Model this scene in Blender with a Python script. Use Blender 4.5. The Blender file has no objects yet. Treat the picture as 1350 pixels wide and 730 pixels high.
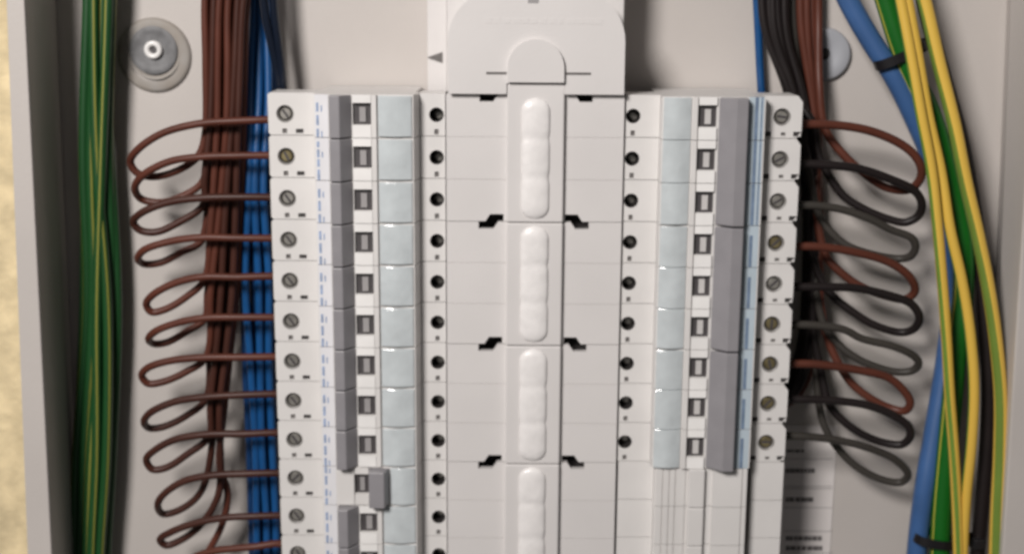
import bpy, bmesh, math, random
from mathutils import Vector, Matrix
from mathutils.geometry import tessellate_polygon

random.seed(7)
S = bpy.context.scene
COL = S.collection

# ------------------------------------------------------------------ camera
F = 1735.0                                   # focal length in pixels of a 1350 wide frame
CAM = Vector((-0.0099335, -0.60204846, 0.04803804))
RIGHT = Vector((0.9999787330, 0.0000519122, 0.0065215644))
UP = Vector((-0.0063915712, 0.2066139481, 0.9784016682))
FWD = Vector((0.0012966552, 0.9784225436, -0.2066098859))
cd = bpy.data.cameras.new('camera')
cam = bpy.data.objects.new('camera', cd)
COL.objects.link(cam)
m3 = Matrix((RIGHT, UP, -FWD)).transposed()
cam.matrix_world = Matrix.Translation(CAM) @ m3.to_4x4()
cd.sensor_width = 36.0
cd.lens = F / 1350.0 * 36.0
cd.clip_start = 0.01
cd.clip_end = 20.0
cd.dof.use_dof = True
cd.dof.focus_distance = 0.47
cd.dof.aperture_fstop = 11.0
S.camera = cam

# ------------------------------------------------------------------ world, lamp, exposure
W = bpy.data.worlds.new('World')
S.world = W
W.use_nodes = True
bg = W.node_tree.nodes['Background']
bg.inputs[0].default_value = (1.0, 0.96, 0.94, 1)
bg.inputs[1].default_value = 0.078
S.view_settings.view_transform = 'Standard'
S.view_settings.look = 'None'
S.view_settings.exposure = 0.0
S.view_settings.gamma = 1.0
S.cycles.filter_width = 2.7
S.cycles.max_bounces = 6
S.cycles.use_denoising = True


def area_lamp(name, loc, target, size, power, color):
    ld = bpy.data.lights.new(name, 'AREA')
    ld.shape = 'DISK'
    ld.size = size
    ld.energy = power
    ld.spread = math.radians(130)
    ld.color = color
    lo = bpy.data.objects.new(name, ld)
    COL.objects.link(lo)
    lo.location = loc
    lo.rotation_euler = (Vector(target) - Vector(loc)).to_track_quat('-Z', 'Y').to_euler()
    return lo


area_lamp('ceiling_lamp', (-0.46, -1.02, 0.52), (0.02, 0, -0.06), 0.30, 7.9, (1.0, 0.955, 0.92))


# ------------------------------------------------------------------ helpers
def at(px, py, Y):
    """world point where the sight line through a pixel of the 1350x730 photo meets the plane y = Y"""
    d = FWD + RIGHT * ((px - 675.0) / F) - UP * ((py - 365.0) / F)
    return CAM + d * ((Y - CAM.y) / d.y)


def X(px, Y, py=262):
    return at(px, py, Y).x


def Zp(py, Y, px=675):
    return at(px, py, Y).z


def mat(name, col, rough=0.5, var=0.06, scale=60.0, bump=0.0, bscale=400.0, metal=0.0, spec=0.5, coat=0.0, trans=0.0, dirt=None):
    m = bpy.data.materials.new(name)
    m.use_nodes = True
    nt = m.node_tree
    b = nt.nodes['Principled BSDF']
    b.inputs['Roughness'].default_value = rough
    b.inputs['Metallic'].default_value = metal
    b.inputs['Specular IOR Level'].default_value = spec
    b.inputs['Coat Weight'].default_value = coat
    b.inputs['Transmission Weight'].default_value = trans
    tc = nt.nodes.new('ShaderNodeTexCoord')
    nz = nt.nodes.new('ShaderNodeTexNoise')
    nz.inputs['Scale'].default_value = scale
    nz.inputs['Detail'].default_value = 5
    geo = nt.nodes.new('ShaderNodeNewGeometry')
    nt.links.new(geo.outputs['Position'], nz.inputs['Vector'])
    rp = nt.nodes.new('ShaderNodeValToRGB')
    lo = tuple(max(0, c * (1 - var)) for c in col)
    hi = tuple(min(1, c * (1 + var)) for c in col)
    if dirt:
        lo = dirt
    rp.color_ramp.elements[0].position = 0.3
    rp.color_ramp.elements[1].position = 0.7
    rp.color_ramp.elements[0].color = (*lo, 1)
    rp.color_ramp.elements[1].color = (*hi, 1)
    nt.links.new(nz.outputs['Fac'], rp.inputs['Fac'])
    nt.links.new(rp.outputs['Color'], b.inputs['Base Color'])
    if bump:
        n2 = nt.nodes.new('ShaderNodeTexNoise')
        n2.inputs['Scale'].default_value = bscale
        n2.inputs['Detail'].default_value = 4
        nt.links.new(geo.outputs['Position'], n2.inputs['Vector'])
        bp = nt.nodes.new('ShaderNodeBump')
        bp.inputs['Strength'].default_value = bump
        bp.inputs['Distance'].default_value = 0.001
        nt.links.new(n2.outputs['Fac'], bp.inputs['Height'])
        nt.links.new(bp.outputs['Normal'], b.inputs['Normal'])
    return m


def striped(name, green, yellow, frac):
    """earth wire insulation: two yellow bands along a green sheath"""
    m = mat(name, green, rough=0.38)
    nt = m.node_tree
    b = nt.nodes['Principled BSDF']
    uv = nt.nodes.new('ShaderNodeUVMap')
    uv.uv_map = 'UVMap'
    sx = nt.nodes.new('ShaderNodeSeparateXYZ')
    nt.links.new(uv.outputs['UV'], sx.inputs[0])
    mu = nt.nodes.new('ShaderNodeMath')
    mu.operation = 'MULTIPLY'
    mu.inputs[1].default_value = 2.0
    nt.links.new(sx.outputs['X'], mu.inputs[0])
    fr = nt.nodes.new('ShaderNodeMath')
    fr.operation = 'FRACT'
    nt.links.new(mu.outputs[0], fr.inputs[0])
    lt = nt.nodes.new('ShaderNodeMath')
    lt.operation = 'LESS_THAN'
    lt.inputs[1].default_value = frac
    nt.links.new(fr.outputs[0], lt.inputs[0])
    mx = nt.nodes.new('ShaderNodeMix')
    mx.data_type = 'RGBA'
    src = b.inputs['Base Color'].links[0].from_socket
    nt.links.new(lt.outputs[0], mx.inputs['Factor'])
    nt.links.new(src, mx.inputs['A'])
    mx.inputs['B'].default_value = (*yellow, 1)
    nt.links.new(mx.outputs['Result'], b.inputs['Base Color'])
    return m


class MB:
    def __init__(s):
        s.v, s.f, s.uv = [], [], {}

    def add(s, vs, fs):
        o = len(s.v)
        s.v += [tuple(v) for v in vs]
        s.f += [tuple(i + o for i in f) for f in fs]

    def box(s, x0, x1, y0, y1, z0, z1):
        x0, x1 = min(x0, x1), max(x0, x1)
        y0, y1 = min(y0, y1), max(y0, y1)
        z0, z1 = min(z0, z1), max(z0, z1)
        s.add([(x, y, z) for x in (x0, x1) for y in (y0, y1) for z in (z0, z1)],
              [(0, 1, 3, 2), (4, 6, 7, 5), (0, 4, 5, 1), (2, 3, 7, 6), (0, 2, 6, 4), (1, 5, 7, 3)])

    def prism_z(s, poly, z0, z1):
        """polygon of (x, y) extruded along z"""
        n = len(poly)
        vs = [(x, y, z0) for x, y in poly] + [(x, y, z1) for x, y in poly]
        s.add(vs, [tuple(range(n))[::-1], tuple(range(n, 2 * n))] + [(i, (i + 1) % n, n + (i + 1) % n, n + i) for i in range(n)])

    def plate(s, outer, holes, yf, yb, hole_yb=None, back=False):
        """outline of (x, z) with holes: front face at yf, walls back to yb"""
        hole_yb = yb if hole_yb is None else hole_yb
        loops = [outer] + list(holes)
        flat = [p for l in loops for p in l]
        tris = tessellate_polygon([[Vector((x, z, 0)) for x, z in l] for l in loops])
        vs = [(x, yf, z) for x, z in flat]
        fs = []
        for a, b, c in tris:
            (ax, az), (bx, bz), (cx, cz) = flat[a], flat[b], flat[c]
            if (bx - ax) * (cz - az) - (bz - az) * (cx - ax) < 0:
                a, c = c, a
            fs.append((a, b, c))
        s.add(vs, fs)
        for j, l in enumerate(loops):
            n = len(l)
            e = yb if j == 0 else hole_yb
            s.add([(x, yf, z) for x, z in l] + [(x, e, z) for x, z in l],
                  [(i, n + i, n + (i + 1) % n, (i + 1) % n) for i in range(n)])
        if back:
            n = len(outer)
            s.add([(x, yb, z) for x, z in outer], [tuple(range(n))[::-1]])

    def lathe(s, cx, cz, prof, n=28, cap=True):
        """profile of (r, y) round an axis along y"""
        vs = []
        for r, y in prof:
            for i in range(n):
                a = 2 * math.pi * i / n
                vs.append((cx + r * math.cos(a), y, cz + r * math.sin(a)))
        fs = []
        for k in range(len(prof) - 1):
            for i in range(n):
                j = (i + 1) % n
                fs.append((k * n + i, k * n + j, (k + 1) * n + j, (k + 1) * n + i))
        if cap:
            fs.append(tuple(range((len(prof) - 1) * n, len(prof) * n)))
        s.add(vs, fs)

    def tube(s, pts, r, n=12, sub=7, spin=0.0, twist=0.0):
        P = [Vector(p) for p in pts]
        Q = [P[0] * 2 - P[1]] + P + [P[-1] * 2 - P[-2]]
        path = []
        for i in range(1, len(Q) - 2):
            p0, p1, p2, p3 = Q[i - 1], Q[i], Q[i + 1], Q[i + 2]
            d1 = max((p1 - p0).length, 1e-6) ** .5
            d2 = max((p2 - p1).length, 1e-6) ** .5
            d3 = max((p3 - p2).length, 1e-6) ** .5
            t1 = (p1 - p0) / d1 - (p2 - p0) / (d1 + d2) + (p2 - p1) / d2
            t2 = (p2 - p1) / d2 - (p3 - p1) / (d2 + d3) + (p3 - p2) / d3
            t1 *= d2
            t2 *= d2
            for k in range(sub):
                t = k / sub
                path.append((2 * t**3 - 3 * t**2 + 1) * p1 + (t**3 - 2 * t**2 + t) * t1 + (-2 * t**3 + 3 * t**2) * p2 + (t**3 - t**2) * t2)
        path.append(P[-1])
        o = len(s.v)
        L = 0.0
        nrm = None
        for k, p in enumerate(path):
            t = (path[min(k + 1, len(path) - 1)] - path[max(k - 1, 0)]).normalized()
            if k:
                L += (p - path[k - 1]).length
            if nrm is None:
                ref = Vector((0, -1, 0))
                nrm = (ref - t * ref.dot(t)).normalized()
            else:
                nrm = (nrm - t * nrm.dot(t)).normalized()
            b = t.cross(nrm)
            for i in range(n):
                a = 2 * math.pi * i / n
                s.v.append(tuple(p + (nrm * math.cos(a) + b * math.sin(a)) * r))
        for k in range(len(path) - 1):
            for i in range(n):
                j = (i + 1) % n
                fi = len(s.f)
                s.f.append((o + k * n + i, o + k * n + j, o + (k + 1) * n + j, o + (k + 1) * n + i))
                tw = twist * k / len(path)
                u0, u1 = i / n + spin + tw, (i + 1) / n + spin + tw
                s.uv[fi] = [(u0, k), (u1, k), (u1, k + 1), (u0, k + 1)]
        s.f.append(tuple(o + i for i in range(n))[::-1])
        s.f.append(tuple(o + (len(path) - 1) * n + i for i in range(n)))

    def build(s, name, m, parent=None, origin=(0, 0, 0), bevel=0.0, smooth=False, seg=2):
        me = bpy.data.meshes.new(name)
        ox, oy, oz = origin
        me.from_pydata([(x - ox, y - oy, z - oz) for x, y, z in s.v], [], s.f)
        if s.uv:
            ul = me.uv_layers.new(name='UVMap')
            for fi, uvs in s.uv.items():
                for li, u in zip(me.polygons[fi].loop_indices, uvs):
                    ul.data[li].uv = u
        me.materials.append(m)
        if smooth:
            for p in me.polygons:
                p.use_smooth = len(p.vertices) <= 4
        me.update()
        o = bpy.data.objects.new(name, me)
        COL.objects.link(o)
        if parent is not None:
            o.parent = parent
        else:
            o.location = origin
        if bevel:
            bv = o.modifiers.new('bevel', 'BEVEL')
            bv.width = bevel
            bv.segments = seg
            bv.limit_method = 'ANGLE'
            bv.angle_limit = math.radians(50)
        return o


def circle(cx, cz, r, n=20):
    return [(cx + r * math.cos(2 * math.pi * i / n), cz + r * math.sin(2 * math.pi * i / n)) for i in range(n)]


def arc_slab(x0, x1, y, rise):
    """cross section of a gently domed strip: flat back at y, domed front"""
    x0, x1 = min(x0, x1), max(x0, x1)
    p = [(x0, y), (x0, y - .0007)]
    for i in range(1, 10):
        f = i / 10
        p.append((x0 + (x1 - x0) * f, y - .0007 - rise * math.sin(math.pi * f)))
    return p + [(x1, y - .0007), (x1, y)]


def rect(x0, x1, z0, z1):
    x0, x1 = min(x0, x1), max(x0, x1)
    return [(x0, z0), (x1, z0), (x1, z1), (x0, z1)]


def tag(o, label=None, cat=None, group=None, kind=None):
    for k, v in (('label', label), ('category', cat), ('group', group), ('kind', kind)):
        if v:
            o[k] = v
    return o


def thing(name, loc, label, cat, group=None):
    o = bpy.data.objects.new(name, None)
    o.empty_display_size = 0.01
    COL.objects.link(o)
    o.location = loc
    return tag(o, label, cat, group)


def copy_tree(o, parent=None):
    c = o.copy()
    COL.objects.link(c)
    if parent is not None:
        c.parent = parent
    for ch in list(o.children):
        copy_tree(ch, c)
    return c


ORD = ['topmost', 'second from the top', 'third from the top', 'fourth from the top', 'fifth from the top', 'sixth from the top',
       'seventh from the top', 'eighth from the top', 'ninth from the top', 'tenth from the top', 'eleventh from the top', 'twelfth from the top']

# ------------------------------------------------------------------ materials
M = {
    'wallpaper': mat('cream_wallpaper', (0.72, 0.595, 0.37), 0.8, var=0.2, scale=95, bump=1.0, bscale=170),
    'paint': mat('box_paint', (0.53, 0.492, 0.465), 0.5, var=0.05, scale=14, bump=0.12, bscale=900),
    'plastic': mat('white_plastic', (0.70, 0.68, 0.665), 0.42, var=0.04, scale=45, bump=0.05, bscale=1200),
    'cover': mat('cover_plastic', (0.675, 0.65, 0.64), 0.40, var=0.025, scale=30, bump=0.06, bscale=900),
    'lens': mat('milky_plastic', (0.82, 0.795, 0.785), 0.33, var=0.05, scale=220, coat=0.2, bump=0.25, bscale=260),
    'grey': mat('grey_toggle_plastic', (0.27, 0.26, 0.275), 0.38, var=0.05, scale=120),
    'flag': mat('indicator_grey', (0.33, 0.315, 0.315), 0.4),
    'flag2': mat('indicator_lit', (0.56, 0.54, 0.53), 0.4),  # same indicator as on the left, its brighter light put into the colour
    'dark': mat('dark_plastic_and_shade', (0.035, 0.031, 0.030), 0.55),  # also carries the painted depth shade of inner wells and slots
    'window': mat('window_dark', (0.062, 0.056, 0.058), 0.5),
    'rivet': mat('slot_grey', (0.13, 0.12, 0.115), 0.6),
    'well': mat('well_shade_grey', (0.20, 0.19, 0.18), 0.45),  # grey stands for the shade inside the outer screw wells
    'metal': mat('screw_metal', (0.48, 0.46, 0.42), 0.35, metal=0.75, var=0.2, scale=300),
    'brass': mat('screw_brass_shaded', (0.27, 0.225, 0.12), 0.4, metal=0.7, var=0.25, scale=300),  # brass tone, darkened to paint the shade on deeper sunk screws
    'glaze': mat('pale_label_window', (0.565, 0.608, 0.625), 0.13, var=0.08, scale=110, coat=0.7, bump=0.6, bscale=110),
    'paperlabel': mat('label_white', (0.74, 0.735, 0.76), 0.5, var=0.03),
    'bluelabel': mat('label_blue_grey', (0.46, 0.54, 0.60), 0.4, var=0.05),
    'blueink': mat('blue_ink', (0.27, 0.35, 0.52), 0.5, var=0.25, scale=400),
    'darkblue': mat('slate_ink', (0.16, 0.22, 0.32), 0.5, var=0.2, scale=400),
    'brown': mat('brown_pvc', (0.098, 0.030, 0.019), 0.42, var=0.18, scale=50, spec=0.28),
    'brown2': mat('dark_brown_pvc', (0.055, 0.019, 0.013), 0.42, var=0.18, scale=50, spec=0.28),
    'black': mat('black_pvc', (0.015, 0.011, 0.011), 0.45, var=0.2, scale=50, spec=0.28),
    'greywire': mat('grey_pvc', (0.046, 0.041, 0.036), 0.45, var=0.15, scale=50, spec=0.28),
    'blue': mat('blue_pvc', (0.008, 0.072, 0.22), 0.30, var=0.15, scale=50),
    'blue2': mat('shaded_blue_pvc', (0.006, 0.034, 0.11), 0.30, var=0.15, scale=50),  # darker copy of the blue: painted shade of gaps between strands
    'bluecable': mat('blue_cable_pvc', (0.045, 0.115, 0.285), 0.42, var=0.15, scale=50),
    'navy': mat('shaded_navy_pvc', (0.007, 0.011, 0.022), 0.2, var=0.15, scale=50),  # blue insulation taken near black, its shade put into the colour
    'tie': mat('black_nylon', (0.010, 0.009, 0.011), 0.4),
    'grommet': mat('clear_grommet', (0.32, 0.30, 0.28), 0.6, var=0.08, scale=120, dirt=(0.30, 0.265, 0.23)),
    'cup': mat('grey_cup', (0.17, 0.17, 0.175), 0.6, var=0.2, scale=350),
    'nylon': mat('white_nylon', (0.84, 0.825, 0.81), 0.3),
    'palegrey': mat('pale_grey_plastic', (0.38, 0.39, 0.42), 0.35),
    'paper': mat('paper', (0.68, 0.64, 0.625), 0.75, var=0.04, scale=80),
    'ink': mat('grey_ink', (0.11, 0.10, 0.10), 0.7, var=0.4, scale=900),
    'g1': striped('earth_shaded', (0.011, 0.065, 0.017), (0.22, 0.22, 0.04), 0.13),  # earth wire colours darkened for the shade along the left wall
    'g2': striped('earth_yellow', (0.15, 0.26, 0.04), (0.72, 0.465, 0.075), 0.74),
    'g3': striped('earth_green', (0.006, 0.115, 0.010), (0.45, 0.42, 0.06), 0.07),
    'g4': striped('earth_olive', (0.16, 0.24, 0.04), (0.74, 0.48, 0.08), 0.60),
}

# ------------------------------------------------------------------ the setting: wall and cabinet
b = MB()
b.box(-0.62, 0.62, 0.004, 0.03, -0.75, 0.75)
tag(b.build('wall', M['wallpaper']), kind='structure')

YR = -0.043
ZT, ZB = 0.30, -0.42


def edge_x(pa, pb, Y, z):
    a, c = at(*pa, Y), at(*pb, Y)
    return a.x + (c.x - a.x) * (z - a.z) / (c.z - a.z)


def rim_l(z): return edge_x((32, 0), (68, 730), YR, z)
def rim_lo(z): return edge_x((8, 0), (36, 730), YR, z)
def rim_r(z): return edge_x((1368, 0), (1322, 730), YR, z)
def cor_l(z): return rim_l(z) - 0.0012
def cor_r(z): return edge_x((1327, 0), (1316, 260), 0.0, z)


box = thing('electrical_cabinet', (0, 0.003, -0.05), 'shallow off-white metal cabinet open at the front, set against the cream wall', 'cabinet')
BO = (0, 0.003, -0.05)


def quad_panel(name, p, thick, parent):
    """p: four corners in order, thickened along the given vector"""
    t = Vector(thick)
    mb = MB()
    vs = [Vector(q) for q in p] + [Vector(q) + t for q in p]
    mb.add(vs, [(0, 1, 2, 3), (7, 6, 5, 4), (0, 4, 5, 1), (1, 5, 6, 2), (2, 6, 7, 3), (3, 7, 4, 0)])
    return mb.build(name, M['paint'], parent, BO, bevel=0.0006)


xr = 0.0
quad_panel('back_panel', [(cor_l(ZB) - .004, 0, ZB), (cor_r(ZB) + .004, 0, ZB), (cor_r(ZT) + .004, 0, ZT), (cor_l(ZT) - .004, 0, ZT)], (0, .0015, 0), box)
quad_panel('side_wall', [(cor_l(ZB), -.0003, ZB), (cor_l(ZT), -.0003, ZT), (rim_l(ZT), YR + .0012, ZT), (rim_l(ZB), YR + .0012, ZB)], (-.0015, 0, 0), box)
quad_panel('side_wall', [(cor_r(ZT), -.0003, ZT), (cor_r(ZB), -.0003, ZB), (rim_r(ZB), YR + .0012, ZB), (rim_r(ZT), YR + .0012, ZT)], (.0015, 0, 0), box)
quad_panel('rim', [(rim_lo(ZB), YR, ZB), (rim_l(ZB), YR, ZB), (rim_l(ZT), YR, ZT), (rim_lo(ZT), YR, ZT)], (0, .0011, 0), box)
quad_panel('rim', [(rim_r(ZB), YR, ZB), (rim_r(ZB) + .012, YR, ZB), (rim_r(ZT) + .012, YR, ZT), (rim_r(ZT), YR, ZT)], (0, .0011, 0), box)
quad_panel('outer_side', [(rim_lo(ZB), YR + .0013, ZB), (rim_lo(ZT), YR + .0013, ZT), (rim_lo(ZT), .0035, ZT), (rim_lo(ZB), .0035, ZB)], (.0012, 0, 0), box)
quad_panel('outer_side', [(rim_r(ZB) + .012, YR + .0013, ZB), (rim_r(ZT) + .012, YR + .0013, ZT), (rim_r(ZT) + .012, .0035, ZT), (rim_r(ZB) + .012, .0035, ZB)], (-.0012, 0, 0), box)
quad_panel('top_wall', [(rim_l(ZT), YR, ZT + .0005), (rim_r(ZT), YR, ZT + .0005), (rim_r(ZT), .003, ZT + .0005), (rim_l(ZT), .003, ZT + .0005)], (0, 0, .0015), box)
quad_panel('bottom_wall', [(rim_l(ZB), YR, ZB - .0005), (rim_r(ZB), YR, ZB - .0005), (rim_r(ZB), .003, ZB - .0005), (rim_l(ZB), .003, ZB - .0005)], (0, 0, -.0015), box)

# fixing grommets that hold the back panel
p = at(204, 73, 0)
t = thing('fixing_grommet', (p.x, 0, p.z), 'round grey plastic fixing grommet with white ring at its centre, beside the green bundle', 'grommet', 'fixings of the back panel')
og = (p.x, 0, p.z)
b = MB()
b.lathe(p.x, p.z, [(.0167, -.0002), (.0164, -.0012), (.0150, -.0017), (.0118, -.0014)], 40, cap=False)
b.lathe(p.x, p.z + .0012, [(.0121, -.0015), (.0106, -.0011), (.0103, -.0006)], 40, cap=False)
b.build('flange', M['grommet'], t, og, smooth=True)
b = MB()
b.lathe(p.x, p.z + .0022, [(.0108, -.0017), (.0104, -.0021), (.0082, -.0013), (.0040, -.0010)], 40)
b.build('cup', M['cup'], t, og, smooth=True)
b = MB()
b.lathe(p.x, p.z + .0024, [(.0041, -.0010), (.0040, -.0027), (.0034, -.0032), (.0019, -.0030), (.0016, -.0014)], 28, cap=False)
b.build('washer', M['nylon'], t, og, smooth=True)
b = MB()
b.lathe(p.x, p.z + .0024, [(.0017, -.0010), (.0016, -.0016)], 20)
b.build('screw', M['window'], t, og)

p = at(1086, 72, 0)
og = (p.x, 0, p.z)
t = thing('fixing_grommet', og, 'round pale grey fixing grommet half hidden by the wires at upper right', 'grommet', 'fixings of the back panel')
b = MB()
b.lathe(p.x, p.z, [(.0120, -.0002), (.0117, -.0022), (.0104, -.0034), (.0060, -.0020), (.0024, -.0016)], 40, cap=False)
b.build('flange', M['palegrey'], t, og, smooth=True)
b = MB()
b.lathe(p.x, p.z + .0006, [(.0027, -.0012), (.0023, -.0018)], 20)
b.build('screw', M['dark'], t, og)

# printed sheet stuck on the back panel
p0, p1 = at(1026, 560, -.0006), at(1099, 700, -.0006)
Zb = -.225
og = (p0.x, -.0002, Zb)
t = thing('paper_sheet', og, 'printed paper sheet with grey lines of text on the back panel beside the filler plates', 'paper')
b = MB()
b.box(p0.x, at(1099, 640, 0).x, -.0002, -.0006, Zb, p0.z)
b.build('sheet', M['paper'], t, og)
b = MB()
for (y0, x0, x1, hh) in ((617, 1036, 1074, 6), (655, 1036, 1072, 6), (706, 1036, 1086, 6), (719, 1036, 1084, 6), (592, 1038, 1060, 4)):
    x = x0
    while x < x1 - 3:
        w = random.uniform(3, 8)
        a = at(x, y0, -.0007)
        c = at(min(x + w, x1), y0 + hh, -.0007)
        b.box(a.x, c.x, -.00062, -.0007, a.z, c.z)
        x += w + random.uniform(.8, 2.0)
for y0 in (604, 640, 643, 668, 699, 728):
    a, c = at(1034, y0, -.0007), at(1097, y0 + 1.0, -.0007)
    b.box(a.x, c.x, -.00062, -.00066, a.z, c.z)
b.build('printed_lines', M['ink'], t, og)

# ------------------------------------------------------------------ circuit breakers
YS, YN, YB = -0.045, -0.0535, -0.026
PITCH, H = 0.018, 0.00886
PXL = dict(edge=357, scr=379, nose0=416, lab=(417.5, 435), tog=(437, 438.5, 452, 466), win=(467, 491), ridge=(491.5, 498), cov=(500, 544), noseend=546, sh0=554, dot=576, end=587.3)
PXR = dict(edge=1052, scr=1026, nose0=1004, lab=(982.5, 1002), tog=(980.5, 979, 964, 943), win=(917, 940.5), ridge=(909.5, 915.5), cov=(871.5, 907.5), noseend=869.5, sh0=866, dot=832, end=822.2)
WELLS = []


def make_breaker(px, side, off=False, brass=False, label='', blue_rows=0, bare=False):
    g = {}
    for k, v in px.items():
        Y = YS if k in ('edge', 'scr', 'sh0', 'dot', 'end') else YN
        g[k] = tuple(X(q, Y) for q in v) if isinstance(v, tuple) else X(v, Y)
    sg = 1 if side == 'left' else -1
    x0 = (g['edge'] + g['end']) / 2
    og = (x0, -.002, 0)
    t = thing('circuit_breaker', og, label, 'circuit breaker', 'single breakers of the left column')
    b = MB()
    # outer shoulder with a real screw well, corners cut away at the outer edge
    e, n0 = g['edge'], g['nose0']
    c = 0.0009 if side == 'left' else 0.0020
    if side == 'left':
        outer = [(e, -H + c), (e + c, -H), (n0, -H), (n0, H), (e + c, H), (e, H - c)]
    else:
        outer = [(n0, -H), (e - c, -H), (e, -H + c * 1.3), (e, H - c * 1.3), (e - c, H), (n0, H)]
    well = circle(g['scr'], 0, .0037, 22)
    zr = -.0072
    rv = [(g['scr'] - sg * .0003, .0010, .0010), (g['scr'] + sg * .0060, .0016, .0009)]
    if side == 'right':
        rv = [(g['scr'] - .0056, .0013, .0011), (g['scr'] + .0008, .0010, .0007), (g['scr'] + .0066, .0016, .0010)]
    slots = [rect(x - w, x + w, zr - hh, zr + hh) for x, w, hh in rv]
    b.plate(outer, [well] + slots, YS, YB, YS + .004, back=True)
    # inner shoulder with the busbar terminal well
    s0, en = g['sh0'], g['end']
    well2 = circle(g['dot'], 0, .0031, 22)
    sl2 = [rect(g['dot'] - .0009, g['dot'] + .0009, zr - .0011, zr + .0011)]
    b.plate(rect(s0, en, -H, H), [well2] + sl2, YS, YB, YS + .010, back=True)
    # nose with the indicator window cut through its front
    zo = .0009
    w0, w1 = sorted(g['win'])
    if off:
        w0, w1 = X(461, YN), X(480, YN)
    b.plate(rect(n0, g['noseend'], -H, H), [rect(w0, w1, zo - .0045, zo + .0045)], YN, -.002, YN + .0030)
    b.prism_z([(g['noseend'], YN), (s0, YS), (s0, YS + .006), (g['noseend'], YS + .006)][::sg], -H, H)
    if off:
        b.box(w0, w1, YN, YN - .0009, .0056, .0086)
        b.box(w0, w1, YN, YN - .0009, -.0086, -.0038)
        b.box(X(437, YN), X(460, YN), YN, YN - .0010, -.0086, .0086)
    else:
        r0, r1 = g['ridge']
        b.box(r0, r1, YN, YN - .0013, -H, H)
    b.build('body', M['plastic'], t, og)
    if not off:
        q = MB()
        q.box(w0, w1, YN, YN - .0012, .0055, H)
        q.box(w0, w1, YN, YN - .0012, -H, -.0037)
        q.build('pivot_cover', M['nylon'], t, og)
    # terminals
    b = MB()
    b.lathe(g['scr'], 0, [(.00365, YS + .0006), (.0030, YS + .0010), (.0029, YS + .0034)], 22, cap=True)
    b.build('well_shade_liner', M['well'], t, og)  # liner coloured grey to imitate shade in the well
    b = MB()
    b.lathe(g['scr'], 0, [(.0026, YS + .0032), (.0025, YS + .0014), (.0021, YS + .0010)], 20)
    ms = b.build('terminal_screw', M['brass'] if brass else M['metal'], t, og)
    b = MB()
    a = random.uniform(0, math.pi)
    ca, sa = math.cos(a), math.sin(a)
    q = [(-.0021, -.0005), (.0021, -.0005), (.0021, .0005), (-.0021, .0005)]
    b.plate([(g['scr'] + u * ca - v * sa, u * sa + v * ca) for u, v in q], [], YS + .0009, YS + .0014)
    b.build('slot', M['window'], ms, og)
    b = MB()
    b.lathe(g['dot'], 0, [(.0031, YS + .0004), (.0030, YS + .0006), (.0030, YS + .0095)], 22)
    b.build('well_shade_liner', M['dark'], t, og)  # dark liner paints the depth shade that white walls would lack
    b = MB()
    b.lathe(g['dot'] + .0005, -.0004, [(.0021, YS + .0090), (.0020, YS + .0075), (.0012, YS + .0072)], 16)
    b.build('terminal_screw', M['metal'], t, og)
    for (x, w, hh) in rv:
        b = MB()
        b.box(x - w, x + w, YS + .0009, YS + .0015, zr - hh, zr + hh)
        b.build('slot_shade', M['dark'] if w > .0011 else M['rivet'], t, og)  # dark plate in the slot stands for its depth shade
    b = MB()
    b.box(g['dot'] - .0009, g['dot'] + .0009, YS + .0009, YS + .0015, zr - .0011, zr + .0011)
    b.build('slot_shade', M['rivet'], t, og)  # grey plate, painted shade of the small recess
    # indicator
    b = MB()
    b.box(w0, w1, YN + .0012, YN + .0030, zo - .0045, zo + .0045)
    iw = b.build('indicator_window', M['window'], t, og)
    b = MB()
    ww = w1 - w0
    b.box(w0 + ww * .36, w1 - ww * .30, YN + .0012, YN + .0004, zo - .0033, zo + .0028)
    b.build('flag', M['flag' if side == 'left' else 'flag2'], iw, og)
    # toggle
    b = MB()
    if off:
        x = [X(q, YN) for q in (481, 482, 503, 509)]
        b.prism_z([(x[0], YN), (x[1], YN - .0062), (x[2], YN - .0066), (x[3], YN)], -H + .0006, H - .0006)
    else:
        x = g['tog']
        b.prism_z([(x[0], YN), (x[1], YN - .0060), (x[2], YN - .0062), (x[3], YN - .0002)][::sg], -H + .0001, H - .0001)
    if not bare:
        b.build('toggle', M['grey'], t, og, bevel=.0004)
    # label strip with blue print
    l0, l1 = sorted(g['lab'])
    b = MB()
    b.box(l0, l1, YN, YN - .00018, -H, H)
    ls = b.build('label_strip', M['paperlabel'] if side == 'left' else M['bluelabel'], t, og)
    b = MB()
    lw = l1 - l0
    if side == 'left':
        z = -H
        while z < H - .002:
            h = random.uniform(.0022, .0045)
            b.box(l0 + lw * .12, l0 + lw * .30, YN - .00018, YN - .00025, z, min(z + h, H))
            if random.random() < .6:
                b.box(l0 + lw * .46, l0 + lw * .56, YN - .00018, YN - .00025, z, min(z + h * .7, H))
            z += h + random.uniform(.0008, .0022)
    else:
        b.box(l0 + lw * .40, l0 + lw * .62, YN - .00018, YN - .00025, -H, H if blue_rows else H - .004)
        if blue_rows:
            b.box(l0 + lw * .80, l0 + lw * .90, YN - .00018, YN - .00025, -H, H)
    b.build('blue_print', M['blueink'] if side == 'left' else M['darkblue'], ls, og)
    # pale see-through label window
    c0, c1 = g['cov']
    if off:
        c0 = X(510, YN)
    b = MB()
    b.prism_z(arc_slab(c0, c1, YN, .0011), -H + .0004, H - .0004)
    if not bare:
        b.build('label_window', M['glaze'], t, og, bevel=.0004, seg=2)
    t['gx'] = [*g['tog'], *g['cov']]
    return t


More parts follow.
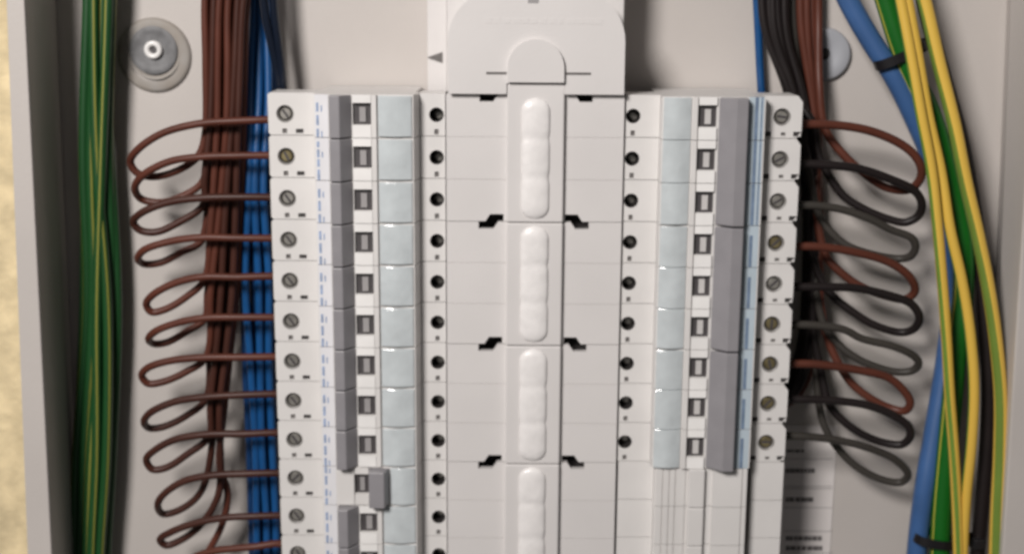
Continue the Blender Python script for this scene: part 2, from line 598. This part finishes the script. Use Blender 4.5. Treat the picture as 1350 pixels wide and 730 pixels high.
LBL_L = 'white circuit breaker, {} in the left column'
protoL = make_breaker(PXL, 'left', label=LBL_L.format(ORD[0]))
protoL2 = make_breaker(PXL, 'left', brass=True, label=LBL_L.format(ORD[1]))
protoL2.location.z = -PITCH
for k in range(2, 12):
    if k == 9:
        o = make_breaker(PXL, 'left', off=True, label='white circuit breaker in the left column, only one with its toggle flipped right')
    else:
        o = copy_tree(protoL)
        o['label'] = LBL_L.format(ORD[k])
    o.location.z = -PITCH * k


# the right column: three-pole breakers, each with one linked toggle bar and one long label window
def three_pole(kinds, blue_rows, label):
    poles = [make_breaker(PXR, 'right', brass=kk, blue_rows=blue_rows, bare=True) for kk in kinds]
    gx = list(poles[0]['gx'])
    og = tuple(poles[0].location)
    t = thing('three_pole_breaker', og, label, 'circuit breaker', 'three-pole breakers of the right column')
    for j, q in enumerate(poles):
        for ch in list(q.children):
            ch.parent = t
            ch.location.z = -PITCH * j
        bpy.data.objects.remove(q)
    zl = -2 * PITCH - H + .0003
    b = MB()
    x = gx[:4]
    b.prism_z([(x[0], YN), (x[1], YN - .0060), (x[2], YN - .0062), (x[3], YN - .0002)][::-1], zl, H - .0002)
    b.build('toggle_bar', M['grey'], t, og, bevel=.0005)
    for j in range(3):
        b = MB()
        b.prism_z(arc_slab(gx[4], gx[5], YN, .0011), -PITCH * j - H + (.0003 if j == 2 else -.00004), -PITCH * j + H - (.0003 if j == 0 else -.00004))
        b.build('label_window', M['glaze'], t, og, bevel=.0003, seg=2)
    return t


for i, (kinds, br, w) in enumerate((((False, False, False), 1, 'topmost of three in the right column, beside the rounded cover top'),
                                    ((True, False, True), 0, 'middle one of three in the right column'),
                                    ((True, True, True), 0, 'lowest of three in the right column, above the blank filler plates'))):
    three_pole(kinds, br, 'white three-pole breaker, ' + w).location.z = -PITCH * 3 * i

# ------------------------------------------------------------------ filler plates below the right column
def make_filler():
    def x(px, Y): return X(px, Y, 660)
    YF = YN + .0012
    og = (x(922, YF), -.002, 0)
    t = thing('filler_plate', og, '', 'filler plate', 'blank filler plates under the right breakers')
    b = MB()
    b.plate(rect(x(814, YS), x(862, YS), -H, H), [], YS, -.02, back=True)
    b.plate(rect(x(862.4, YF), x(984, YF), -H, H), [], YF, -.002)
    b.plate(rect(x(989, YS), x(1031, YS), -H, H), [], YS, -.02, back=True)
    b.build('body', M['plastic'], t, og, bevel=.0002, seg=1)
    for q0, q1 in ((864, 872), (874, 880.5), (882, 888.5), (890, 902)):
        r = MB()
        r.box(x(q0, YF), x(q1, YF), YF, YF - .0007, -H, H)
        r.build('rib', M['plastic'], t, og)
    r = MB()
    r.box(x(906, YF), x(927, YF), YF, YF - .0028, -H, H)
    r.build('raised_strip', M['plastic'], t, og, bevel=.0005)
    r = MB()
    r.box(x(938, YF), x(976, YF), YF, YF - .0016, -H, H)
    r.box(x(977, YF), x(983, YF), YF, YF - .0010, -H, H)
    r.build('face_strip', M['plastic'], t, og)
    return t


fp = make_filler()
for i, w in enumerate(('topmost of the three, right under the lowest right breaker', 'between the two other filler plates', 'lowest of the three, at the foot of the right column')):
    o = fp if i == 0 else copy_tree(fp)
    o['label'] = 'blank white ribbed filler plate, ' + w
    o.location.z = -PITCH * (9 + i)

# ------------------------------------------------------------------ busbar cover in the middle
YC, YCH = -.0470, -.0500
ogc = (0, -.001, -.09)
bus = thing('busbar_cover', ogc, 'long pale plastic busbar cover with rounded top between the two breaker columns', 'busbar cover')
b = MB()
b.box(X(589.5, -.03), X(820.5, -.03), -.001, -.036, -.40, .0085)
b.build('busbar_base', M['dark'], bus, ogc)
b = MB()
b.box(X(590, -.03, 60), X(821, -.03, 60), -.001, -.034, .0088, .12)
b.box(X(563, -.02, 60), X(589.5, -.02, 60), -.001, -.018, -.004, .12)
b.build('mounting_bracket', M['cover'], bus, ogc, bevel=.0006)
b = MB()
a0, a1, a2 = at(563, 76, -.0182), at(583, 69, -.0182), at(583, 83, -.0182)
b.plate([(a0.x, a0.z), (a2.x, a2.z), (a1.x, a1.z)], [], -.0186, -.0180)
b.build('arrow_mark', M['rivet'], bus, ogc)

xl0, xl1 = X(588.6, YC), X(669, YC)
xr0, xr1 = X(741.3, YC), X(820.6, YC)
seams = [9.0 - 54 * i for i in range(5)]          # millimetres
G = .00018
NZ = .0030


def wing(x0, x1, z0, z1, up, low, first):
    """one panel of a wing: up / low are the px spans notched out of its lower / upper edge"""
    u0, u1 = sorted(X(q, YC) for q in up)
    l0, l1 = sorted(X(q, YC) for q in low)
    b = MB()
    zt, zb = z1 - G, z0 + G
    sl = .0020
    ua, ub = (u0 + sl, u1) if x0 < 0 else (u0, u1 - sl)
    la, lb = (l0, l1 - sl) if x0 < 0 else (l0 + sl, l1)
    b.plate([(x0, zb), (u0, zb), (ua, zb + NZ), (ub, zb + NZ), (u1, zb), (x1, zb), (x1, zt), (l1, zt), (lb, zt - NZ), (la, zt - NZ), (l0, zt), (x0, zt)],
            [], YC + .0003, YC + .0030, back=True)
    h = (z1 - z0) / 3
    for i in range(3):
        za, zc = z0 + h * i + .00013, z0 + h * (i + 1) - .00013
        if i == 0:
            b.plate([(x0 + .0001, za), (u0, za), (ua, zb + NZ), (ub, zb + NZ), (u1, za), (x1 - .0001, za), (x1 - .0001, zc), (x0 + .0001, zc)], [], YC, YC + .0003)
        elif i == 2:
            b.plate([(x0 + .0001, za), (x1 - .0001, za), (x1 - .0001, zc), (l1, zc), (lb, zt - NZ), (la, zt - NZ), (l0, zc), (x0 + .0001, zc)], [], YC, YC + .0003)
        else:
            b.plate(rect(x0 + .0001, x1 - .0001, za, zc), [], YC, YC + .0003)
    return b.build('cover_panel', M['cover'], bus, ogc)


for i in range(4):
    z1, z0 = seams[i] / 1000, seams[i + 1] / 1000
    if i == 0:
        wing(xl0, xl1, z0, z1, (640, 664), (632, 656), True)
        wing(xr0, xr1, z0, z1, (745, 768), (756, 779), True)
    else:
        wing(xl0, xl1, z0, z1, (639, 663), (631, 657), False)
        wing(xr0, xr1, z0, z1, (746, 769), (753, 777), False)
    b = MB()
    zt = z1 - G if i else z1 + .0045
    b.box(X(668, YCH), X(742.5, YCH), YCH, YC + .004, z0 + G, zt)
    b.build('channel_cover', M['cover'], bus, ogc, bevel=.0006)
    # milky capsule, three bulges long
    za, zc = z0 + .0015, z1 - .0012
    xa, xb = X(687, YCH - .001), X(724, YCH - .001)
    b = MB()
    NS, NA = 44, 14
    for s_ in range(NS + 1):
        f = s_ / NS
        z = za + (zc - za) * f
        e = min(f, 1 - f) * (zc - za)
        rr = .0055
        endf = math.sqrt(max(0.0, 1 - (1 - min(e / rr, 1)) ** 2)) if e < rr else 1.0
        neck = 1 - .07 * max(math.exp(-((f - .35) / .035) ** 2), math.exp(-((f - .67) / .035) ** 2))
        w = (xb - xa) / 2 * max(endf, .05) * neck
        hgt = .0019 * max(endf, .05) * (neck ** 2.5)
        for k in range(NA + 1):
            a = math.pi * k / NA
            b.v.append(((xa + xb) / 2 - w * math.cos(a), YCH - hgt * math.sin(a) ** .8, z))
    for s_ in range(NS):
        for k in range(NA):
            q = s_ * (NA + 1) + k
            b.f.append((q, q + 1, q + NA + 2, q + NA + 1))
    b.build('milky_lens', M['lens'], bus, ogc, smooth=True)

# rounded end cap
YK = -.0503
cx0, cx1 = X(590.5, YK, 70), X(824, YK, 70)
cz0 = .0092
cz1 = at(700, -12, YK).z
R_ = .0205
pts = [(cx0, cz0), (cx1, cz0)]
for i in range(11):
    a = math.pi / 2 * i / 10
    pts.append((cx1 - R_ + R_ * math.cos(a), cz1 - R_ + R_ * math.sin(a)))
for i in range(11):
    a = math.pi / 2 + math.pi / 2 * i / 10
    pts.append((cx0 + R_ + R_ * math.cos(a), cz1 - R_ + R_ * math.sin(a)))
tx0, tx1 = X(669, YK - .002, 90), X(744, YK - .002, 90)
b = MB()
# a notch at the foot leaves room for the channel
pts2 = [(cx0, cz0), (tx0 - .0003, cz0), (tx0 - .0003, cz0 + .0044), (tx1 + .0003, cz0 + .0044), (tx1 + .0003, cz0)] + pts[1:]
b.plate(pts2, [], YK, -.0345, back=True)
cap = b.build('end_cap', M['cover'], bus, ogc, bevel=.0011, seg=3)
b = MB()
tr = (tx1 - tx0) / 2
zt0, zt1 = cz0 + .0050, at(707, 52, YK - .002).z
tp = [(tx0, zt0), (tx1, zt0)]
for i in range(15):
    a = math.pi * i / 14
    tp.append((tx0 + tr + tr * math.cos(a), zt1 - tr + tr * math.sin(a)))
b.plate(tp, [], YK - .0021, YK + .0002)
b.build('tongue', M['cover'], cap, ogc, bevel=.0006)
for q0, q1 in ((641, 668), (746, 779)):
    b = MB()
    z = at(700, 97, YK).z
    b.box(X(q0, YK, 97), X(q1, YK, 97), YK - .00015, YK + .0002, z - .0005, z + .0005)
    b.build('slit', M['rivet'], cap, ogc)
b = MB()
for i in range(13):
    x = X(640 + i * 12, YK, 28)
    z = at(700, 28, YK).z
    b.box(x, x + random.uniform(.0018, .0034), YK - .0001, YK + .0002, z - .0011, z + .0011)
b.build('raised_marks', M['cover'], cap, ogc)
b = MB()
p = at(703, 2, YK)
b.box(p.x - .0022, p.x + .0022, YK - .00012, YK + .0002, p.z - .0008, p.z + .0012)
b.build('notch_mark', M['flag'], cap, ogc)


# ------------------------------------------------------------------ wires
def wire(name, pts, r, m, label, cat='wire', group=None, spin=0.0, twist=0.0, n=12):
    b = MB()
    P = [at(*p) for p in pts]
    b.tube(P, r, n=n, spin=spin, twist=twist)
    c = P[len(P) // 2]
    o = b.build(name, m, None, tuple(c), smooth=True)
    return tag(o, label, cat, group)


def jit(a): return random.uniform(-a, a)


# left: brown wires, each leaving the bundle, looping to the left and entering its breaker
LOOPS = [
    ([(270, 182), (261, 206), (236, 224), (203, 233), (181, 228)], (172, 214), [(181, 198), (214, 176), (264, 163)], (360, 158)),
    ([(268, 238), (242, 258), (211, 267), (186, 262)], (178, 246), [(190, 230), (224, 213), (264, 207)], (360, 205)),
    ([(268, 270), (236, 293), (205, 306), (184, 303)], (176, 293), [(186, 281), (221, 267), (264, 261)], (360, 260)),
    ([(265, 318), (240, 332), (212, 346), (191, 348)], (182, 340), [(191, 329), (226, 318), (266, 313)], (360, 314)),
    ([(270, 368), (246, 391), (217, 408), (200, 411)], (193, 402), [(201, 389), (231, 373), (266, 365)], (360, 364)),
    ([(270, 420), (246, 437), (220, 451), (204, 453)], (196, 446), [(206, 436), (232, 426), (268, 419)], (361, 418)),
    ([(272, 470), (245, 490), (215, 503), (195, 505)], (187, 495), [(196, 484), (226, 475), (268, 471)], (361, 470)),
    ([(272, 525), (245, 548), (216, 562), (198, 564)], (190, 555), [(199, 543), (231, 529), (270, 523)], (363, 519)),
    ([(276, 574), (246, 599), (219, 616), (201, 618)], (193, 606), [(204, 593), (231, 579), (274, 572)], (364, 570)),
    ([(274, 622), (262, 652), (238, 671), (216, 677)], (208, 665), [(216, 651), (242, 634), (280, 626)], (366, 623)),
    ([(290, 640), (284, 662), (262, 694), (237, 712), (219, 718)], (211, 711), [(225, 701), (254, 690), (294, 682)], (368, 679)),
    ([(300, 650), (293, 690), (277, 722), (262, 745), (246, 756)], (242, 748), [(254, 735), (280, 726), (312, 722)], (368, 716)),
]
SIZE = ['widest loop, ', '', '', 'closed flat loop, ', '', 'small flat loop, ', '', '', '', 'open round loop, ', 'narrow squashed loop, ', '']
for k, (low, tip, up, term) in enumerate(LOOPS):
    front = k % 2 == 0
    yb = -.0275 if front else -.0220
    xt = 271 + (k // 2) * 11.4 + (0 if front else 5.5)
    xe = low[0][0]
    ye = low[0][1]
    pts = [(xt + 3, -70, yb), (xt, 20, yb)]
    pts = [(xt + 3, -70, yb)]
    y = 10.0
    while y < max(ye - 34, 60):
        K = min(max((y - 150) / 53.0, 0), k)
        Wd = 57 - 17 * min(y, 400) / 400 - max(y - 400, 0) * .09
        pts.append((270 + (k - K) / max(11 - K, 1) * Wd + 2 * math.sin(y / 90 + k), y, yb + jit(.0004)))
        y += 75
    nl = len(low)
    for i, (x, y) in enumerate(low):
        pts.append((x, y, yb + .001 + (-.001) * i / nl))
    pts.append((*tip, -.0285))
    nu = len(up)
    for i, (x, y) in enumerate(up):
        pts.append((x, y, -.031 - .0045 * (i + 1) / nu))
    pts.append(((up[-1][0] + term[0]) / 2, (up[-1][1] + term[1]) / 2 + jit(1), -.0362))
    pts.append((term[0] - 6, term[1], -.0355))
    pts.append((term[0] + 4, term[1], -.035))
    wire('brown_wire', pts, .00168, M['brown2' if k in (2, 7, 8, 9, 10) else 'brown'], 'brown wire, %slooping into the %s left breaker' % (SIZE[k], ORD[k]), group='brown wires of the left breakers', n=10)

LR7 = ['leftmost', 'second from the left', 'third from the left', 'middle one', 'third from the right', 'second from the right', 'rightmost']
# left: blue wires running down behind the brown ones
for i in range(7):
    y = -.0215 if i % 2 else -.0165
    pts = [(330 + 3.8 * i, -60, y * .5), (331 + 3.8 * i, 0, y * .5), (324 + 6.0 * i, 120, y * .7), (320 + 6.2 * i + jit(3.5), 250, y), (318 + 6.6 * i + jit(4), 370, y),
           (321 + 6.5 * i + jit(4), 470, y), (329 + 6.0 * i + jit(2), 590, y), (333 + 5.8 * i + jit(2), 690, y), (334 + 6 * i, 800, y)]
    wire('blue_wire', pts, .0018, M['blue' if i % 2 else 'blue2'], 'blue wire, %s in the bundle beside the left breakers' % LR7[i], group='blue wires beside the left breakers')
for i in range(2):
    pts = [(344 + 13 * i, -60, -.0195), (350 + 12 * i, 20, -.0195), (364 + 7 * i, 90, -.018), (372 + 4 * i, 160, -.016), (376 + 4 * i, 240, -.014)]
    wire('navy_wire', pts, .0018, M['navy'], ('glossy shade-darkened navy wire passing behind the topmost left breaker, the left one', 'shade-darkened navy wire passing behind the topmost left breaker, the right one')[i], group='navy wires at upper left')

# left: green and yellow earth wires
GW = [  # (x at y = 0, 200, 400, 600, 740), depth, spin
    ((117, 112, 117, 104, 101), -.012, .30), ((127, 121, 124, 113, 108), -.016, .02), ((136, 131, 134, 121, 116), -.020, .93),
    ((145, 141, 146, 131, 124), -.016, .22), ((124, 127, 140, 139, 131), -.024, .05), ((133, 143, 152, 146, 139), -.013, .33),
    ((141, 134, 128, 127, 121), -.026, .97), ((130, 117, 113, 110, 136), -.009, .12),
]
GO = ['leftmost', 'third from the left', 'fourth from the right', 'second from the right', 'fourth from the left', 'rightmost', 'third from the right', 'second from the left']
for i, (xs, y, sp) in enumerate(GW):
    y = -.003 + y * .55
    xs = [128 + (x - 128) * 1.12 for x in xs]
    pts = [(xs[0] + 1, -70, y)] + [(x, yy, y + jit(.0008)) for x, yy in zip(xs, (0, 200, 400, 600, 740))] + [(xs[-1], 800, y)]
    wire('earth_wire', pts, .0023, M['g1'], 'green and yellow earth wire, %s below the tie of the left bundle' % GO[i], group='earth wires along the left wall', spin=sp, twist=.20 + jit(.08))  # twist turns the yellow away lower down, imitating shade there

# right: the loops
RB, RK, RG = 'brown', 'black', 'greywire'
RL = [
    (RB, 1079, [(1080, 110), (1087, 168), (1106, 197), (1130, 221), (1168, 247), (1199, 250)], (1213, 236), [(1214, 220), (1204, 203), (1184, 188), (1151, 174), (1119, 167), (1080, 164)], (1052, 164)),
    (RK, 1026, [(1072, 165), (1080, 205), (1092, 230), (1112, 258), (1136, 274), (1172, 289), (1194, 293)], (1211, 284), [(1215, 267), (1206, 252), (1173, 236), (1130, 222), (1082, 217)], (1050, 216)),
    (RG, 1046, [(1066, 225), (1078, 280), (1092, 302), (1114, 322), (1142, 333), (1186, 341)], (1201, 337), [(1207, 325), (1202, 314), (1173, 302), (1150, 290), (1110, 276), (1074, 271)], (1048, 271)),
    (RB, 1064, [(1078, 290), (1089, 337), (1103, 354), (1132, 376), (1171, 391), (1194, 394)], (1206, 384), [(1200, 366), (1173, 346), (1120, 331), (1077, 325)], (1047, 325)),
    (RK, 1016, [(1066, 320), (1086, 375), (1101, 393), (1120, 408), (1152, 428), (1190, 438)], (1206, 432), [(1212, 418), (1202, 401), (1172, 389), (1130, 380), (1090, 378)], (1045, 378)),
    (RG, 1027, [(1076, 385), (1088, 432), (1102, 450), (1117, 464), (1144, 479), (1182, 490)], (1203, 488), [(1211, 479), (1206, 470), (1180, 457), (1136, 446), (1112, 434), (1066, 428)], (1044, 428)),
    (RB, 1056, [(1082, 400), (1092, 448), (1103, 474), (1121, 503), (1145, 523), (1175, 538)], (1193, 541), [(1200, 531), (1191, 514), (1170, 497), (1134, 488), (1078, 480)], (1040, 479)),
    (RK, 1007, [(1072, 430), (1084, 497), (1092, 530), (1107, 550), (1135, 571), (1169, 584)], (1190, 585), [(1200, 574), (1198, 562), (1181, 549), (1148, 535), (1105, 528), (1064, 526)], (1039, 526)),
    (RG, 1018, [(1076, 480), (1081, 540), (1090, 568), (1106, 592), (1130, 615), (1164, 632), (1188, 635)], (1197, 625), [(1181, 606), (1148, 591), (1106, 580), (1064, 575)], (1036, 574)),
]
CN = {RB: 'brown', RK: 'black', RG: 'dark grey'}
for k, (c, xt, low, tip, up, term) in enumerate(RL):
    yv = -.0085 - .004 * (k % 3) if c != RG else -.0045 - .0005 * k
    pts = [(xt, -70, yv), (xt, 30, yv)]
    x1, y1 = low[0]
    if k:
        pts.append((xt + (x1 - xt) * .55, 130, yv))
        if y1 > 260:
            pts.append((x1 - 2 + jit(2), (130 + y1) / 2, yv - .002))
    for i, (x, y) in enumerate(low):
        pts.append((x, y, -.016 - .010 * i / len(low) - .001 * (k % 2)))
    pts.append((*tip, -.0275))
    for i, (x, y) in enumerate(up):
        pts.append((x, y, -.029 - .006 * (i + 1) / len(up)))
    pts.append((term[0], term[1], -.0352))
    wire(CN[c].replace('dark ', '') + '_wire', pts, .0019 if c != RG else .0018, M[c], '%s wire looping into the %s terminal of the right column' % (CN[c], ORD[k] if k < 8 else 'lowest'), group='looped wires of the right breakers', n=10)
# straight wires filling the right bundle
EX = [(RK, 1011, 1060, 'black'), (RK, 1021, 1067, 'black'), (RK, 1036, 1074, 'black'), (RB, 1071, 1080, 'brown'), (RK, 1062, 1063, 'black')]
EXW = ['leftmost at the top', 'just right of the leftmost one', 'third from the left at the top', 'the only straight brown one', 'next to the brown ones']
for i, (c, xt, xb, nm) in enumerate(EX):
    y = (-.0085, -.0130, -.0120, -.0070, -.0060)[i]
    wire(nm + '_wire', [(xt, -70, y), (xt, 40, y), ((xt + xb) / 2 + 2, 120, y), (xb, 230, y), (xb + 2, 380, y), (xb - 4, 450, y), (xb - 24, 515, y), (1005, 560, y), (992, 620, y), (990, 800, y)],
         .0019, M[c], '%s wire at the back of the right-hand bundle, %s' % (nm, EXW[i]), group='%s wires at the back of the right bundle' % nm)
wire('blue_wire', [(994, -70, -.007), (999, 30, -.007), (1003, 110, -.007), (1012, 220, -.007), (1020, 300, -.007)], .0018, M['blue'], 'thin blue wire at the left edge of the dark right-hand bundle', group=None)

# right: thick blue cable and big earth wires
wire('blue_cable', [(1092, -60, -.022), (1118, 0, -.022), (1149, 55, -.023), (1178, 100, -.024), (1204, 152, -.023), (1232, 220, -.018), (1253, 300, -.013), (1256, 390, -.012), (1246, 480, -.015),
                    (1231, 570, -.019), (1219, 640, -.022), (1209, 720, -.022), (1204, 800, -.022)], .0046, M['bluecable'], 'thick blue cable sweeping down past the right-hand loops', 'cable')
wire('earth_wire', [(1150, -60, -.026), (1166, -5, -.026), (1192, 75, -.026), (1228, 155, -.026), (1250, 230, -.026), (1268, 305, -.026), (1270, 380, -.025), (1262, 450, -.025), (1256, 520, -.025),
                    (1248, 600, -.025), (1241, 680, -.025), (1236, 800, -.025)], .0047, M['g3'], 'thick mostly green earth wire running behind the yellow ones on the right', group='earth wires on the right', spin=.34)
wire('earth_wire', [(1174, -60, -.040), (1187, 0, -.040), (1200, 70, -.041), (1214, 150, -.042), (1228, 225, -.042), (1236, 300, -.042), (1243, 380, -.041), (1248, 450, -.040), (1252, 520, -.039),
                    (1258, 600, -.038), (1262, 680, -.037), (1265, 800, -.037)], .0024, M['g2'], 'yellow and green earth wire nearest the loops, ending upright at the bottom', group='earth wires on the right', spin=.17, twist=.23)
wire('earth_wire', [(1184, -60, -.039), (1196, 0, -.039), (1209, 70, -.039), (1223, 150, -.039), (1240, 225, -.039), (1252, 300, -.040), (1268, 370, -.040), (1279, 440, -.040), (1284, 510, -.040),
                    (1281, 580, -.039), (1274, 650, -.037), (1270, 710, -.036), (1268, 800, -.036)], .0024, M['g2'], 'bright yellow earth wire bowing out in the middle of the right-hand bundle', group='earth wires on the right', spin=.185, twist=.0)
wire('earth_wire', [(1200, -60, -.034), (1217, -5, -.034), (1238, 85, -.035), (1258, 165, -.036), (1273, 240, -.036), (1289, 310, -.036), (1303, 380, -.036), (1313, 450, -.036), (1319, 520, -.036),
                    (1318, 600, -.036), (1314, 680, -.036), (1310, 800, -.036)], .0030, M['g4'], 'olive green earth wire farthest right, next to the cabinet side', group='earth wires on the right', spin=.15, twist=.22)
wire('black_cable', [(1205, -60, -.022), (1222, 20, -.022), (1244, 100, -.022), (1266, 180, -.023), (1282, 260, -.024), (1293, 340, -.025), (1299, 420, -.026), (1303, 500, -.027),
                     (1301, 580, -.027), (1295, 660, -.027), (1288, 740, -.027), (1286, 800, -.027)], .0034, M['black'], 'black cable between the yellow and the olive earth wires on the right', 'cable')


# cable ties
def cable_tie(px, py, Y, half, deep, ang, label, head_at=0.0, head=True):
    c = at(px, py, Y)
    og = tuple(c)
    t = thing('cable_tie', og, label, 'cable tie', 'black cable ties')
    b = MB()
    n = 40
    ca, sa = math.cos(ang), math.sin(ang)
    vs = []
    for i in range(n):
        a = 2 * math.pi * i / n
        for (k, w) in ((1, -.0021), (1, .0021), (.93, .0021), (.93, -.0021)):
            u, d = [q_ * k * math.copysign(abs(t_) ** .7, t_) for q_, t_ in ((half, math.cos(a)), (deep, math.sin(a)))]
            vs.append((c.x + u * ca - w * sa, c.y + d, c.z + u * sa + w * ca))
    fs = []
    for i in range(n):
        j = (i + 1) % n
        for q in range(4):
            r = (q + 1) % 4
            fs.append((i * 4 + q, i * 4 + r, j * 4 + r, j * 4 + q))
    b.add(vs, fs)
    b.build('strap', M['tie'], t, og)
    if head:
        b = MB()
        u, d = half * math.cos(head_at), deep * math.sin(head_at)
        hx, hy, hz = c.x + u * ca, c.y + d, c.z + u * sa
        b.box(hx - .0024, hx + .0024, hy - .002, hy + .002, hz - .0026, hz + .0026)
        b.build('lock_head', M['tie'], t, og, bevel=.0006)
    return t


cable_tie(1187, 73, -.025, .0118, .0072, math.radians(24), 'black cable tie round the blue cable and green wire at upper right', head_at=0.0)
cable_tie(1229, 708, -.0225, .0098, .0088, math.radians(-9), 'black cable tie round the blue cable and green wire at lower right', head=False)
cable_tie(1286, 711, -.0265, .0040, .0042, math.radians(4), 'small black cable tie round the black cable at lower right', head_at=-math.pi / 2)

for o in S.objects:
    if 'gx' in o:
        del o['gx']
